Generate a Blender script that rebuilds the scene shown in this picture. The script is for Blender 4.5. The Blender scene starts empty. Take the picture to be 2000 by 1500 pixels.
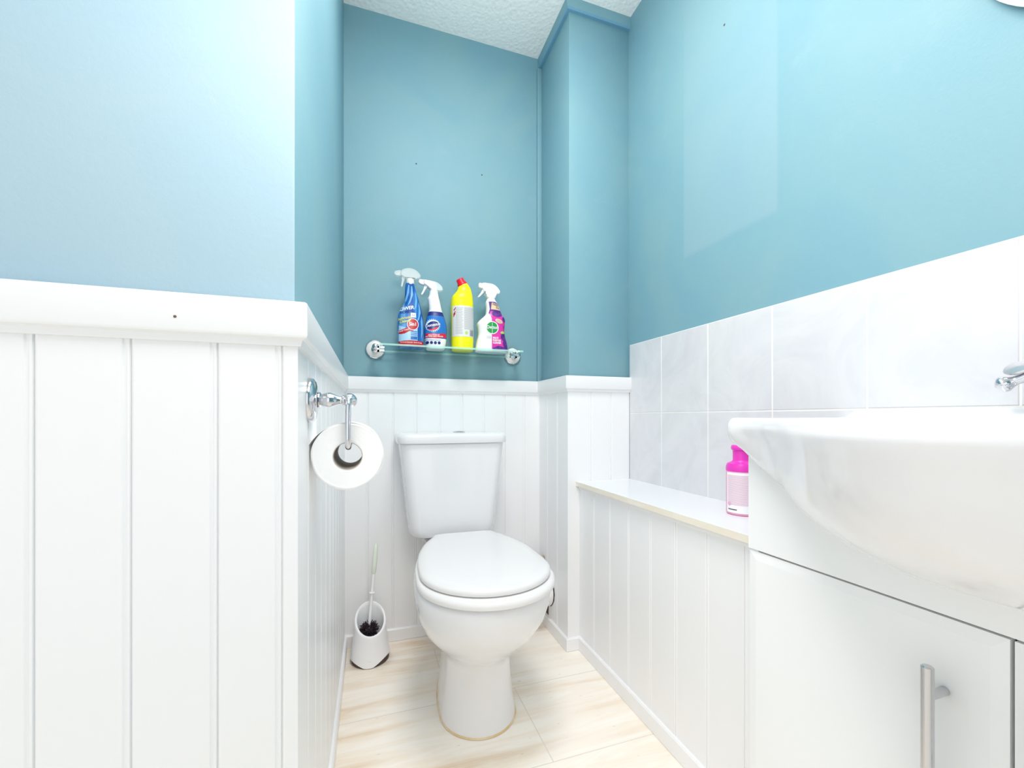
import bpy, bmesh, math, random
from mathutils import Vector, Matrix
random.seed(7)
PI = math.pi
SC = bpy.context.scene
COL = SC.collection

# ------------------------------------------------------------------ materials
def newmat(name):
    m = bpy.data.materials.new(name); m.use_nodes = True
    nt = m.node_tree
    return m, nt, nt.nodes['Principled BSDF'], nt.nodes, nt.links

def mat(name, col, rough=0.4, metal=0.0, spec=0.5, coat=0.0, trans=0.0, ior=1.45, bump=0.0, bscale=60.0, alpha=1.0,
        var=0.0, vscale=6.0, vcol=None):
    m, nt, p, N, L = newmat(name)
    p.inputs['Base Color'].default_value = (*col, 1)
    p.inputs['Roughness'].default_value = rough
    p.inputs['Metallic'].default_value = metal
    p.inputs['Specular IOR Level'].default_value = spec
    p.inputs['Coat Weight'].default_value = coat
    p.inputs['Coat Roughness'].default_value = 0.05
    p.inputs['Transmission Weight'].default_value = trans
    p.inputs['IOR'].default_value = ior
    tc = N.new('ShaderNodeTexCoord')
    if bump > 0:
        n = N.new('ShaderNodeTexNoise'); n.inputs['Scale'].default_value = bscale; n.inputs['Detail'].default_value = 4
        L.new(tc.outputs['Object'], n.inputs['Vector'])
        b = N.new('ShaderNodeBump'); b.inputs['Strength'].default_value = bump; b.inputs['Distance'].default_value = 0.002
        L.new(n.outputs['Fac'], b.inputs['Height']); L.new(b.outputs['Normal'], p.inputs['Normal'])
    if var > 0:
        n = N.new('ShaderNodeTexNoise'); n.inputs['Scale'].default_value = vscale; n.inputs['Detail'].default_value = 5
        L.new(tc.outputs['Object'], n.inputs['Vector'])
        r = N.new('ShaderNodeMapRange'); r.inputs[1].default_value = 0.42; r.inputs[2].default_value = 0.72
        r.inputs[3].default_value = 0; r.inputs[4].default_value = var
        L.new(n.outputs['Fac'], r.inputs[0])
        mx = N.new('ShaderNodeMix'); mx.data_type = 'RGBA'
        mx.inputs[6].default_value = (*col, 1); mx.inputs[7].default_value = (*(vcol or [c * .8 for c in col]), 1)
        L.new(r.outputs[0], mx.inputs[0]); L.new(mx.outputs[2], p.inputs['Base Color'])
    return m

M = {}
TEAL = (0.245, 0.50, 0.575)
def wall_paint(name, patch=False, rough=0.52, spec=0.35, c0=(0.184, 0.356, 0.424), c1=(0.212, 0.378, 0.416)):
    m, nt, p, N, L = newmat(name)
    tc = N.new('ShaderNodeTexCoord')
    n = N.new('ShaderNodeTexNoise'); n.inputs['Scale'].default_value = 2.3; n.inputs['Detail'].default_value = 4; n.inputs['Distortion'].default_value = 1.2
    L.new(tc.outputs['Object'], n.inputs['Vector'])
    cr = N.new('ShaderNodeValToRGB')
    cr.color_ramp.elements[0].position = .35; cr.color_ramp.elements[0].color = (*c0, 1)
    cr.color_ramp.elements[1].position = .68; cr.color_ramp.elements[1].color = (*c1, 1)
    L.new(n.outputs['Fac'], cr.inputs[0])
    last = cr.outputs[0]
    # scuffs
    n2 = N.new('ShaderNodeTexNoise'); n2.inputs['Scale'].default_value = 7; n2.inputs['Detail'].default_value = 8; n2.inputs['Roughness'].default_value = .7
    L.new(tc.outputs['Object'], n2.inputs['Vector'])
    r2 = N.new('ShaderNodeMapRange'); r2.inputs[1].default_value = .60; r2.inputs[2].default_value = .75; r2.inputs[4].default_value = .10
    L.new(n2.outputs['Fac'], r2.inputs[0])
    mx = N.new('ShaderNodeMix'); mx.data_type = 'RGBA'; mx.inputs[7].default_value = (.42, .56, .60, 1)
    L.new(r2.outputs[0], mx.inputs[0]); L.new(last, mx.inputs[6]); last = mx.outputs[2]
    if patch:   # ghost of a cabinet that once hung here: paler rectangle of older paint
        sep = N.new('ShaderNodeSeparateXYZ'); L.new(tc.outputs['Object'], sep.inputs[0])
        def ramp(sock, a, b, flip=False):
            r = N.new('ShaderNodeMapRange'); r.inputs[1].default_value = a; r.inputs[2].default_value = b
            if flip: r.inputs[3].default_value = 1; r.inputs[4].default_value = 0
            L.new(sock, r.inputs[0]); return r.outputs[0]
        def mul(a, b):
            k = N.new('ShaderNodeMath'); k.operation = 'MULTIPLY'; L.new(a, k.inputs[0])
            if isinstance(b, float): k.inputs[1].default_value = b
            else: L.new(b, k.inputs[1])
            return k.outputs[0]
        f = mul(ramp(sep.outputs[1], .742, .752), ramp(sep.outputs[1], 1.058, 1.066, True))
        f = mul(f, ramp(sep.outputs[2], 1.305, 1.32)); f = mul(f, ramp(sep.outputs[2], 1.55, 2.2, True)); f = mul(f, .30)
        mx = N.new('ShaderNodeMix'); mx.data_type = 'RGBA'; mx.inputs[7].default_value = (.33, .45, .50, 1)
        L.new(f, mx.inputs[0]); L.new(last, mx.inputs[6]); last = mx.outputs[2]
    L.new(last, p.inputs['Base Color'])
    p.inputs['Roughness'].default_value = rough
    p.inputs['Specular IOR Level'].default_value = spec
    nb = N.new('ShaderNodeTexNoise'); nb.inputs['Scale'].default_value = 170; nb.inputs['Detail'].default_value = 3
    L.new(tc.outputs['Object'], nb.inputs['Vector'])
    b = N.new('ShaderNodeBump'); b.inputs['Strength'].default_value = .25; b.inputs['Distance'].default_value = .0012
    L.new(nb.outputs['Fac'], b.inputs['Height']); L.new(b.outputs['Normal'], p.inputs['Normal'])
    return m

M['teal'] = wall_paint('satin_teal_paint')
M['teal_patch'] = wall_paint('satin_teal_paint_patched', True)
M['teal_lit'] = wall_paint('satin_teal_paint_lit', c0=(.345, .50, .595), c1=(.385, .525, .59))  # same teal wall with the bright washed-out light put into its colour
M['blue_edge'] = mat('bluer_paint_line', (0.15, 0.33, 0.46), .4)
M['gloss'] = mat('white_gloss_paint', (0.845, 0.85, 0.865), .30, bump=.10, bscale=35, var=.5, vscale=3, vcol=(.85, .84, .82))
M['cream_edge'] = mat('aged_cream_edge', (0.80, 0.735, 0.62), .4, var=.6, vscale=8, vcol=(.85, .82, .76))
M['ledge'] = mat('white_laminate', (0.78, 0.78, 0.80), .22)
M['ceil'] = None
m, nt, p, N, L = newmat('textured_ceiling')
p.inputs['Base Color'].default_value = (.95, .925, .89, 1); p.inputs['Roughness'].default_value = .75
tc = N.new('ShaderNodeTexCoord'); v = N.new('ShaderNodeTexVoronoi'); v.inputs['Scale'].default_value = 75
nn = N.new('ShaderNodeTexNoise'); nn.inputs['Scale'].default_value = 45; nn.inputs['Detail'].default_value = 5
L.new(tc.outputs['Object'], v.inputs['Vector']); L.new(tc.outputs['Object'], nn.inputs['Vector'])
ad = N.new('ShaderNodeMath'); L.new(v.outputs['Distance'], ad.inputs[0]); L.new(nn.outputs['Fac'], ad.inputs[1])
b = N.new('ShaderNodeBump'); b.inputs['Strength'].default_value = .5; b.inputs['Distance'].default_value = .003
L.new(ad.outputs[0], b.inputs['Height']); L.new(b.outputs['Normal'], p.inputs['Normal'])
M['ceil'] = m

# floor: travertine look planks laid across the room
m, nt, p, N, L = newmat('travertine_plank_floor')
tc = N.new('ShaderNodeTexCoord')
mp = N.new('ShaderNodeMapping'); mp.inputs['Scale'].default_value = (2.2, 20, 1); mp.inputs['Rotation'].default_value = (0, 0, .05)
L.new(tc.outputs['Object'], mp.inputs[0])
n1 = N.new('ShaderNodeTexNoise'); n1.inputs['Scale'].default_value = 1.0; n1.inputs['Detail'].default_value = 7; n1.inputs['Roughness'].default_value = .62; n1.inputs['Distortion'].default_value = .6
L.new(mp.outputs[0], n1.inputs['Vector'])
cr = N.new('ShaderNodeValToRGB'); e = cr.color_ramp.elements
e[0].position = .33; e[0].color = (.70, .52, .34, 1); e[1].position = .60; e[1].color = (.93, .87, .785, 1)
q = cr.color_ramp.elements.new(.46); q.color = (.85, .73, .58, 1)
L.new(n1.outputs['Fac'], cr.inputs[0])
n3 = N.new('ShaderNodeTexNoise'); n3.inputs['Scale'].default_value = 2.4; n3.inputs['Detail'].default_value = 3
L.new(tc.outputs['Object'], n3.inputs['Vector'])
mxp = N.new('ShaderNodeMix'); mxp.data_type = 'RGBA'; mxp.inputs[7].default_value = (.935, .895, .835, 1)
rr = N.new('ShaderNodeMapRange'); rr.inputs[1].default_value = .36; rr.inputs[2].default_value = .62; rr.inputs[3].default_value = .0; rr.inputs[4].default_value = .72
L.new(n3.outputs['Fac'], rr.inputs[0]); L.new(rr.outputs[0], mxp.inputs[0]); L.new(cr.outputs[0], mxp.inputs[6])
# small pits
mp2 = N.new('ShaderNodeMapping'); mp2.inputs['Scale'].default_value = (45, 170, 1); L.new(tc.outputs['Object'], mp2.inputs[0])
n4 = N.new('ShaderNodeTexNoise'); n4.inputs['Scale'].default_value = 1; n4.inputs['Detail'].default_value = 2; L.new(mp2.outputs[0], n4.inputs['Vector'])
r4 = N.new('ShaderNodeMapRange'); r4.inputs[1].default_value = .70; r4.inputs[2].default_value = .78; r4.inputs[4].default_value = .55
L.new(n4.outputs['Fac'], r4.inputs[0])
mxq = N.new('ShaderNodeMix'); mxq.data_type = 'RGBA'; mxq.inputs[7].default_value = (.50, .38, .27, 1)
L.new(r4.outputs[0], mxq.inputs[0]); L.new(mxp.outputs[2], mxq.inputs[6])
mp3 = N.new('ShaderNodeMapping'); mp3.inputs['Location'].default_value = (-.2107, -.922, 0); L.new(tc.outputs['Object'], mp3.inputs[0])
br = N.new('ShaderNodeTexBrick'); br.inputs['Scale'].default_value = 1; br.inputs['Mortar Size'].default_value = .0012
br.inputs['Brick Width'].default_value = .61; br.inputs['Row Height'].default_value = .2915; br.offset = .67; br.offset_frequency = 2
br.inputs['Mortar Smooth'].default_value = .1
L.new(mp3.outputs[0], br.inputs['Vector'])
mxg = N.new('ShaderNodeMix'); mxg.data_type = 'RGBA'; mxg.inputs[7].default_value = (.72, .665, .60, 1)
L.new(br.outputs['Fac'], mxg.inputs[0]); L.new(mxq.outputs[2], mxg.inputs[6]); L.new(mxg.outputs[2], p.inputs['Base Color'])
p.inputs['Roughness'].default_value = .42
b = N.new('ShaderNodeBump'); b.inputs['Strength'].default_value = .3; b.inputs['Distance'].default_value = .001; b.invert = True
L.new(br.outputs['Fac'], b.inputs['Height']); L.new(b.outputs['Normal'], p.inputs['Normal'])
M['floor'] = m

# pale marbled ceramic tile
m, nt, p, N, L = newmat('marbled_ceramic_tile')
tc = N.new('ShaderNodeTexCoord')
n1 = N.new('ShaderNodeTexNoise'); n1.inputs['Scale'].default_value = 5; n1.inputs['Detail'].default_value = 8; n1.inputs['Roughness'].default_value = .65; n1.inputs['Distortion'].default_value = 1.5
L.new(tc.outputs['Object'], n1.inputs['Vector'])
cr = N.new('ShaderNodeValToRGB'); e = cr.color_ramp.elements
e[0].position = .36; e[0].color = (.625, .628, .65, 1); e[1].position = .60; e[1].color = (.685, .685, .705, 1)
L.new(n1.outputs['Fac'], cr.inputs[0]); L.new(cr.outputs[0], p.inputs['Base Color']); p.inputs['Roughness'].default_value = .16
M['tile'] = m
M['grout'] = mat('white_grout', (.85, .83, .79), .8)
M['ceramic'] = mat('white_vitreous_china', (.79, .79, .805), .10, coat=.4)
M['seat'] = mat('white_seat_plastic', (.77, .755, .75), .20, coat=.2)
M['chrome'] = mat('chrome', (.68, .68, .71), .09, metal=1)
M['satin_steel'] = mat('satin_steel', (.62, .62, .64), .20, metal=1)
M['white_plastic'] = mat('white_plastic', (.87, .87, .885), .32)
M['cabinet'] = mat('white_cabinet_laminate', (.83, .845, .85), .25)
M['gap'] = mat('brown_board_edge', (.16, .10, .07), .8)
M['dark'] = mat('dark_hole', (.10, .075, .06), .9)
M['silicone'] = mat('yellowed_silicone', (.72, .52, .27), .5, var=.8, vscale=25, vcol=(.85, .78, .62))
M['brass'] = mat('tarnished_brass', (.62, .47, .32), .38, metal=.8, var=.8, vscale=60, vcol=(.8, .72, .6))
M['bristle'] = mat('black_bristle', (.035, .022, .03), .55)
M['grip'] = mat('pale_green_grip', (.73, .78, .68), .4)
M['paper'] = mat('tissue_paper', (.94, .935, .93), .9, spec=.2, bump=.25, bscale=120)
M['card'] = mat('grey_cardboard', (.50, .44, .39), .85)
M['mirror'] = mat('silvered_mirror', (.93, .93, .93), .01, metal=1)
M['mirror_edge'] = mat('bevel_white_reflection', (.93, .94, .95), .12, coat=.3)  # white colour carries the bright reflection of the bevelled glass
M['bracket_white'] = mat('white_bracket_enamel', (.86, .845, .81), .25)
m, nt, p, N, L = newmat('green_tinted_glass')
N.remove(p); tb_ = N.new('ShaderNodeBsdfTransparent'); tb_.inputs[0].default_value = (.93, .985, .97, 1)
gb_ = N.new('ShaderNodeBsdfGlossy'); gb_.inputs['Roughness'].default_value = .02
fr_ = N.new('ShaderNodeFresnel'); fr_.inputs[0].default_value = 1.22; ms_ = N.new('ShaderNodeMixShader')
ge_ = N.new('ShaderNodeNewGeometry'); iv_ = N.new('ShaderNodeMath'); iv_.operation = 'SUBTRACT'; iv_.inputs[0].default_value = 1; L.new(ge_.outputs['Backfacing'], iv_.inputs[1])
mu_ = N.new('ShaderNodeMath'); mu_.operation = 'MULTIPLY'; L.new(fr_.outputs[0], mu_.inputs[0]); L.new(iv_.outputs[0], mu_.inputs[1])
L.new(mu_.outputs[0], ms_.inputs[0]); L.new(tb_.outputs[0], ms_.inputs[1]); L.new(gb_.outputs[0], ms_.inputs[2])
L.new(ms_.outputs[0], N['Material Output'].inputs[0]); M['glass'] = m
M['glass_edge'] = mat('green_glass_edge', (.50, .84, .74), .12, trans=.35, ior=1.2)
# bottles
M['blue'] = None
m, nt, p, N, L = newmat('swirled_blue_sleeve')
tc = N.new('ShaderNodeTexCoord'); mp = N.new('ShaderNodeMapping'); mp.inputs['Rotation'].default_value = (0, -.45, 0); mp.inputs['Scale'].default_value = (26, 1, 4.5)
L.new(tc.outputs['Object'], mp.inputs[0])
w = N.new('ShaderNodeTexNoise'); w.inputs['Scale'].default_value = 1; w.inputs['Detail'].default_value = 3; w.inputs['Distortion'].default_value = 1.0
L.new(mp.outputs[0], w.inputs['Vector'])
cr = N.new('ShaderNodeValToRGB'); e = cr.color_ramp.elements
e[0].position = .40; e[0].color = (.008, .085, .36, 1); e[1].position = .74; e[1].color = (.42, .68, .88, 1)
q = e.new(.54); q.color = (.025, .20, .58, 1)
L.new(w.outputs['Fac'], cr.inputs[0]); L.new(cr.outputs[0], p.inputs['Base Color']); p.inputs['Roughness'].default_value = .22
M['blue'] = m
M['swirl_blue'] = mat('swirl_blue_print', (.16, .44, .78), .25)
M['navy'] = mat('navy', (.018, .03, .20), .25)
M['midblue'] = mat('mid_blue_print', (.02, .17, .52), .28)
M['paleblue'] = mat('pale_blue_print', (.42, .66, .86), .28)
M['red'] = mat('red_print', (.55, .02, .03), .3)
M['brightred'] = mat('bright_red_plastic', (.78, .008, .03), .3)
M['yellow'] = mat('yellow_plastic', (.90, .84, .005), .3)
M['printyellow'] = mat('yellow_print', (.85, .78, .15), .4)
M['white'] = mat('white_print', (.88, .88, .88), .35)
M['offwhite'] = mat('back_label_paper', (.74, .73, .72), .45)
M['greyprint'] = mat('grey_print', (.42, .42, .44), .5)
M['bargrey'] = mat('barcode_ink', (.14, .13, .18), .5)
M['green'] = mat('green_print', (.02, .32, .07), .35)
M['lime'] = mat('lime_print', (.45, .68, .12), .4)
M['purple'] = mat('purple_print', (.075, .022, .19), .3, var=.9, vscale=70, vcol=(.22, .05, .36))
M['magenta'] = mat('magenta_print', (.78, .04, .36), .3, var=.5, vscale=60, vcol=(.6, .03, .42))
M['peach'] = mat('peach_print', (.83, .56, .38), .4)
M['cream_plastic'] = mat('cream_plastic', (.80, .78, .70), .35)
M['clear'] = mat('clear_trigger_plastic', (.80, .83, .81), .2)
M['clear'].node_tree.nodes['Principled BSDF'].inputs['Alpha'].default_value = .50
M['clearwhite'] = mat('frosted_trigger_plastic', (.88, .91, .92), .25)
M['clearwhite'].node_tree.nodes['Principled BSDF'].inputs['Alpha'].default_value = .55
M['pink'] = mat('hot_pink_plastic', (.74, .04, .47), .3)
M['pinkpale'] = mat('pale_pink_print', (.80, .36, .55), .4)
M['pinktext'] = mat('pink_text', (.75, .42, .58), .5)
M['navytext'] = mat('dark_text', (.06, .06, .10), .5)

# ------------------------------------------------------------------ mesh helpers
OFF = {}
def make(name, verts, faces, mt, parent=None, smooth=None, origin=None, midx=None):
    verts = [Vector(v) for v in verts]
    if parent is not None:
        off = OFF[parent.name]
    elif origin is not None:
        off = Vector(origin)
    else:
        xs = [v.x for v in verts]; ys = [v.y for v in verts]; zs = [v.z for v in verts]
        off = Vector(((min(xs) + max(xs)) / 2, (min(ys) + max(ys)) / 2, min(zs)))
    me = bpy.data.meshes.new(name)
    me.from_pydata([v - off for v in verts], [], faces)
    bm = bmesh.new(); bm.from_mesh(me); bmesh.ops.recalc_face_normals(bm, faces=bm.faces); bm.to_mesh(me); bm.free()
    mts = mt if isinstance(mt, (list, tuple)) else [mt]
    for k in mts: me.materials.append(k)
    if midx:
        for f, i in zip(me.polygons, midx): f.material_index = i
    if smooth is not None:
        me.shade_smooth(); me.set_sharp_from_angle(angle=math.radians(smooth))
    me.update()
    o = bpy.data.objects.new(name, me); COL.objects.link(o)
    if parent is not None: o.parent = parent
    else: o.location = off
    OFF[o.name] = off
    return o

def empty(name, loc, label, cat, group=None):
    o = bpy.data.objects.new(name, None); COL.objects.link(o); o.location = loc
    o.empty_display_size = .05
    OFF[o.name] = Vector(loc)
    return tag(o, label, cat, group)

def tag(o, label, cat, group=None):
    o['label'] = label; o['category'] = cat
    if group: o['group'] = group
    return o

def struct(o, label, cat):
    o['kind'] = 'structure'; o['label'] = label; o['category'] = cat
    return o

def box(name, x0, x1, y0, y1, z0, z1, mt, parent=None, bevel=0.0, seg=2, origin=None, smooth=35):
    bm = bmesh.new()
    vs = [bm.verts.new((x, y, z)) for x in (x0, x1) for y in (y0, y1) for z in (z0, z1)]
    for f in ((0, 1, 3, 2), (4, 6, 7, 5), (0, 4, 5, 1), (2, 3, 7, 6), (0, 2, 6, 4), (1, 5, 7, 3)):
        bm.faces.new([vs[i] for i in f])
    if bevel > 0:
        bmesh.ops.bevel(bm, geom=list(bm.edges), offset=bevel, segments=seg, profile=.5, affect='EDGES')
    bm.verts.index_update()
    V = [v.co.copy() for v in bm.verts]; F = [[v.index for v in f.verts] for f in bm.faces]
    bm.free()
    return make(name, V, F, mt, parent, smooth if bevel > 0 else None, origin)

def merge(*parts):
    V, F = [], []
    for v, f in parts:
        n = len(V); V += [Vector(a) for a in v]; F += [[i + n for i in q] for q in f]
    return V, F

def loft(rings, cap0=True, cap1=True, closed=True):
    n = len(rings[0]); V = [Vector(p) for r in rings for p in r]; F = []
    for k in range(len(rings) - 1):
        for i in range(n if closed else n - 1):
            j = (i + 1) % n
            F.append([k * n + i, k * n + j, (k + 1) * n + j, (k + 1) * n + i])
    if cap0: F.append(list(range(n - 1, -1, -1)))
    if cap1: F.append([(len(rings) - 1) * n + i for i in range(n)])
    return V, F

def lathe(profile, origin=(0, 0, 0), axis=(0, 0, 1), seg=32, cap=True):
    """profile: [(radius, distance along axis)]"""
    a = Vector(axis).normalized(); o = Vector(origin)
    t = Vector((1, 0, 0)) if abs(a.x) < .9 else Vector((0, 1, 0))
    u = a.cross(t).normalized(); w = a.cross(u)
    rings = [[o + a * h + (u * math.cos(2 * PI * i / seg) + w * math.sin(2 * PI * i / seg)) * max(r, 1e-5) for i in range(seg)] for r, h in profile]
    return loft(rings, cap, cap)

def tube(pts, rad, seg=16, cap=True):
    pts = [Vector(p) for p in pts]; rings = []; prev = None
    for i, p in enumerate(pts):
        d = (pts[min(i + 1, len(pts) - 1)] - pts[max(i - 1, 0)]).normalized()
        if prev is None:
            t = Vector((0, 0, 1)) if abs(d.z) < .9 else Vector((1, 0, 0)); u = d.cross(t).normalized()
        else:
            u = (prev - d * prev.dot(d)).normalized()
        prev = u; w = d.cross(u)
        r = rad[i] if isinstance(rad, (list, tuple)) else rad
        rings.append([p + (u * math.cos(2 * PI * k / seg) + w * math.sin(2 * PI * k / seg)) * r for k in range(seg)])
    return loft(rings, cap, cap)

def ball(c, r, seg=24, rg=14, sc=(1, 1, 1)):
    c = Vector(c); rings = []
    for k in range(rg + 1):
        th = PI * k / rg
        rr = max(math.sin(th), 1e-4) * r
        rings.append([c + Vector((math.cos(2 * PI * i / seg) * rr * sc[0], math.sin(2 * PI * i / seg) * rr * sc[1], -math.cos(th) * r * sc[2])) for i in range(seg)])
    return loft(rings)

def smoothpath(pts, n=8):
    P = [Vector(p) for p in pts]; out = []
    for i in range(len(P) - 1):
        p0 = P[max(i - 1, 0)]; p1 = P[i]; p2 = P[i + 1]; p3 = P[min(i + 2, len(P) - 1)]
        for k in range(n):
            t = k / n
            out.append(.5 * ((2 * p1) + (p2 - p0) * t + (2 * p0 - 5 * p1 + 4 * p2 - p3) * t * t + (3 * p1 - p0 - 3 * p2 + p3) * t ** 3))
    out.append(P[-1]); return out

def interp(tab, z):
    if z <= tab[0][0]: return tab[0][1:]
    for a, b in zip(tab, tab[1:]):
        if z <= b[0]:
            t = (z - a[0]) / (b[0] - a[0])
            return tuple(p + (q - p) * t for p, q in zip(a[1:], b[1:]))
    return tab[-1][1:]

# ------------------------------------------------------------------ room shell
ZC = 2.308           # ceiling
YB = 1.622           # back wall
XL = -.095           # plaster of the recess side wall
YL = .6145           # plaster of the near left wall
XR = .9086           # tile face of the right wall
BX, BY = .666, 1.356 # boxing faces
O0 = (0, 0, 0)
def wallbox(name, a, mt, label, bevel=0):
    o = box(name, *a, mt, origin=O0, bevel=bevel, seg=2)
    return struct(o, label, name.split('_')[0])
wallbox('floor', (-2.2, 1.0, -1.3, 1.75, -.05, 0), M['floor'], 'cream travertine-look plank floor', 0)
wallbox('ceiling', (-2.2, 1.0, -1.3, 1.75, ZC, ZC + .05), M['ceil'], 'white textured ceiling over the toilet recess')
wallbox('wall_back', (XL, BX, YB, YB + .1, 0, ZC), M['teal'], 'teal back wall of the recess above the toilet')
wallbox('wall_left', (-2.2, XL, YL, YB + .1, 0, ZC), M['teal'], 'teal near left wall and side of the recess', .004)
wl = bpy.data.objects['wall_left']; wl.data.materials.append(M['teal_lit'])
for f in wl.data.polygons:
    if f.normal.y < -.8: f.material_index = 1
wallbox('wall_right', (XR + .003, 1.0, -1.3, YB + .1, 0, ZC), M['teal_patch'], 'teal right wall above the tiles with a paler patch')
wallbox('wall_boxing', (BX, XR + .004, BY, YB + .1, 0, ZC), M['teal'], 'teal boxed-in corner column right of the toilet', .002)
def addbox(x0, x1, y0, y1, z0, z1):
    n = len(V)
    for x in (x0, x1):
        for y in (y0, y1):
            for z in (z0, z1): V.append((x, y, z))
    for f in ((0, 1, 3, 2), (4, 6, 7, 5), (0, 4, 5, 1), (2, 3, 7, 6), (0, 2, 6, 4), (1, 5, 7, 3)): F.append([n + i for i in f])

V, F = [], []
addbox(.30, XR + .003, -1.30, -1.22, 0, ZC); addbox(-2.2, .30, -1.30, -1.22, 2.12, ZC)  # unseen wall piece and header, added so the chrome reflects something darker
struct(make('wall_front_added', V, F, M['teal'], origin=O0), 'unseen teal wall piece and header behind the camera, added to darken reflections', 'wall')

# ---- tongue and groove panelling: extruded plan profile
def panel(name, p0, p1, nrm, z0, z1, grooves, th, label, ends=True):
    """face runs from p0 to p1 (x, y); nrm points into the room; grooves as distance from p0"""
    p0 = Vector((*p0, 0)); p1 = Vector((*p1, 0)); n = Vector((*nrm, 0)); d = (p1 - p0); ln = d.length; d.normalize()
    prof = [(0, 0)]
    for g in sorted(grooves):
        for s, h in ((-.0085, 0), (-.0068, -.0016), (-.0050, -.0016), (-.0036, -.0004), (-.0016, -.0006), (-.0009, -.0034), (.0004, -.0034), (.0008, -.0012), (.0030, 0)):
            if 0 < g + s < ln: prof.append((g + s, h))
    prof.append((ln, 0))
    ring = [p0 + d * s + n * h for s, h in prof] + [p1 - n * th, p0 - n * th]
    rings = [[q + Vector((0, 0, z)) for q in ring] for z in (z0, z1)]
    V, F = loft(rings)
    return struct(make(name, V, F, M['gloss'], origin=O0), label, 'wall panelling')

PL, PY = -.0905, .6040
BBH = .045
cap_top, cap_lip, cap_bot = .970, .925, .914
# near left wall (faces the camera), front x from -1.0 to PL
left_x = [-.1085, -.1791, -.2653, -.3518] + [-.3518 - .0865 * k for k in range(1, 20)]
panel('trim_1', (-2.0, PY), (PL, PY), (0, -1), 0, cap_bot + .004, [x + 2.0 for x in left_x if x > -2], .0103, 'white tongue and groove panelling on the near left wall')
# recess side wall (faces +x)
panel('trim_2', (PL, PY + .0103), (PL, YB), (1, 0), 0, cap_bot + .004, [.0865 * k for k in range(1, 12)], .0043, 'white tongue and groove panelling down the left side of the recess')
# back wall
PB = YB - .010
back_x = [-.0115, .0769, .1608, .249, .3357, .423, .5083, .5929]
panel('trim_3', (PL, PB), (BX - .010, PB), (0, -1), 0, cap_bot + .004, [x - PL for x in back_x], .0098, 'white tongue and groove panelling behind the toilet')
# boxing left face and front face
PX, PF = BX - .010, BY - .010
t4 = panel('trim_4', (PX, PF + .0098), (PX, PB), (-1, 0), 0, cap_bot + .004, [1.4374 - PF - .0098, 1.528 - PF - .0098], .0098, 'white panelling on the side of the boxed-in corner')
panel('trim_5', (PX, PF), (XR, PF), (0, -1), 0, cap_bot + .004, [.7494 - PX, .8316 - PX], .0098, 'white panelling on the front of the boxed-in corner')
# ledge front
LX = .703; LZ = .595
panel('trim_6', (LX, .574), (LX, PF - .0005), (-1, 0), 0, LZ - .0155, [y - .574 for y in (1.2477, 1.1481, 1.0484, .9478, .8489, .7484, .6487)], .012, 'white panelling under the boxed-in ledge')

# ---- dado cap rail: profile swept along a plan path (mitred)
def sweep(name, path, prof, mt, label, cat, midx=None):
    """path: (x, y) points, room on the right-hand side of travel; prof: (offset into room, z)"""
    P = [Vector(p) for p in path]; rings = []
    for i, p in enumerate(P):
        dirs = []
        if i > 0: dirs.append((P[i] - P[i - 1]).normalized())
        if i < len(P) - 1: dirs.append((P[i + 1] - P[i]).normalized())
        ns = [Vector((d.y, -d.x)) for d in dirs]
        n = ns[0] if len(ns) == 1 else (ns[0] + ns[1]) / (1 + ns[0].dot(ns[1]))
        rings.append([Vector((p.x + n.x * o, p.y + n.y * o, z)) for o, z in prof])
    V, F = loft(rings)
    mi = None
    if midx is not None:
        k = len(prof); mi = [midx[i % k] for i in range(k * (len(P) - 1))] + [0, 0]
    o = make(name, V, F, mt, origin=O0, smooth=30, midx=mi)
    return struct(o, label, cat)
capprof = [(-.003, cap_top), (.009, cap_top), (.0125, cap_top - .0025), (.0130, cap_lip + .002), (.0115, cap_lip - .001), (.0065, cap_lip - .003), (.004, cap_bot), (-.003, cap_bot)]
sweep('trim_7', [(-2.0, PY), (PL, PY), (PL, PB), (PX, PB), (PX, PF), (XR, PF)], capprof, M['gloss'], 'white dado rail capping the panelling', 'dado rail')
make('nail_head', *lathe([(.0016, 0), (.0016, .0007)], (-.218, PY - .0127, .9405), (0, -1, 0), 10), M['gap'], bpy.data.objects['trim_7'])
# skirting
bbprof = [(-.002, .001), (.0085, .001), (.0085, BBH - .004), (.0055, BBH), (-.002, BBH)]
sweep('baseboard_left', [(-2.0, PY), (PL, PY), (PL, PB), (PX, PB)], bbprof, M['gloss'], 'low white skirting along the left and back panelling', 'skirting board')
sweep('baseboard_right', [(PX, PB - .009), (PX, PF), (LX - .0, PF), (LX, .56)], bbprof, M['gloss'], 'low white skirting along the boxing and ledge', 'skirting board')
# coving batten round the top of the boxing, corner strip
cov = [(-.001, ZC), (.013, ZC), (.013, ZC - .036), (.010, ZC - .043), (-.001, ZC - .043)]
sweep('trim_8', [(BX, YB), (BX, BY), (XR + .003, BY)], cov, [M['teal'], M['blue_edge']], 'teal batten round the top of the boxed-in corner', 'coving', [0, 0, 1, 1, 0])
struct(box('trim_9', BX - .018, BX + .001, YB - .012, YB + .001, cap_top, ZC - .045, M['teal'], origin=O0, bevel=.002), 'teal corner strip beside the boxed-in corner', 'moulding')
# ledge top
V, F = [], []
addbox(.687, XR, .574, PF, LZ - .015, LZ)
lo = make('trim_10', V, F, [M['ledge'], M['cream_edge']], origin=O0, midx=[1, 0, 0, 0, 1, 0])
struct(lo, 'white ledge top with a yellowed front edge', 'ledge')
struct(box('trim_11', LX - .006, LX + .001, .574, PF - .001, LZ - .027, LZ - .0155, M['gloss'], origin=O0, bevel=.002), 'white fillet under the ledge lip', 'moulding')

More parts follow.
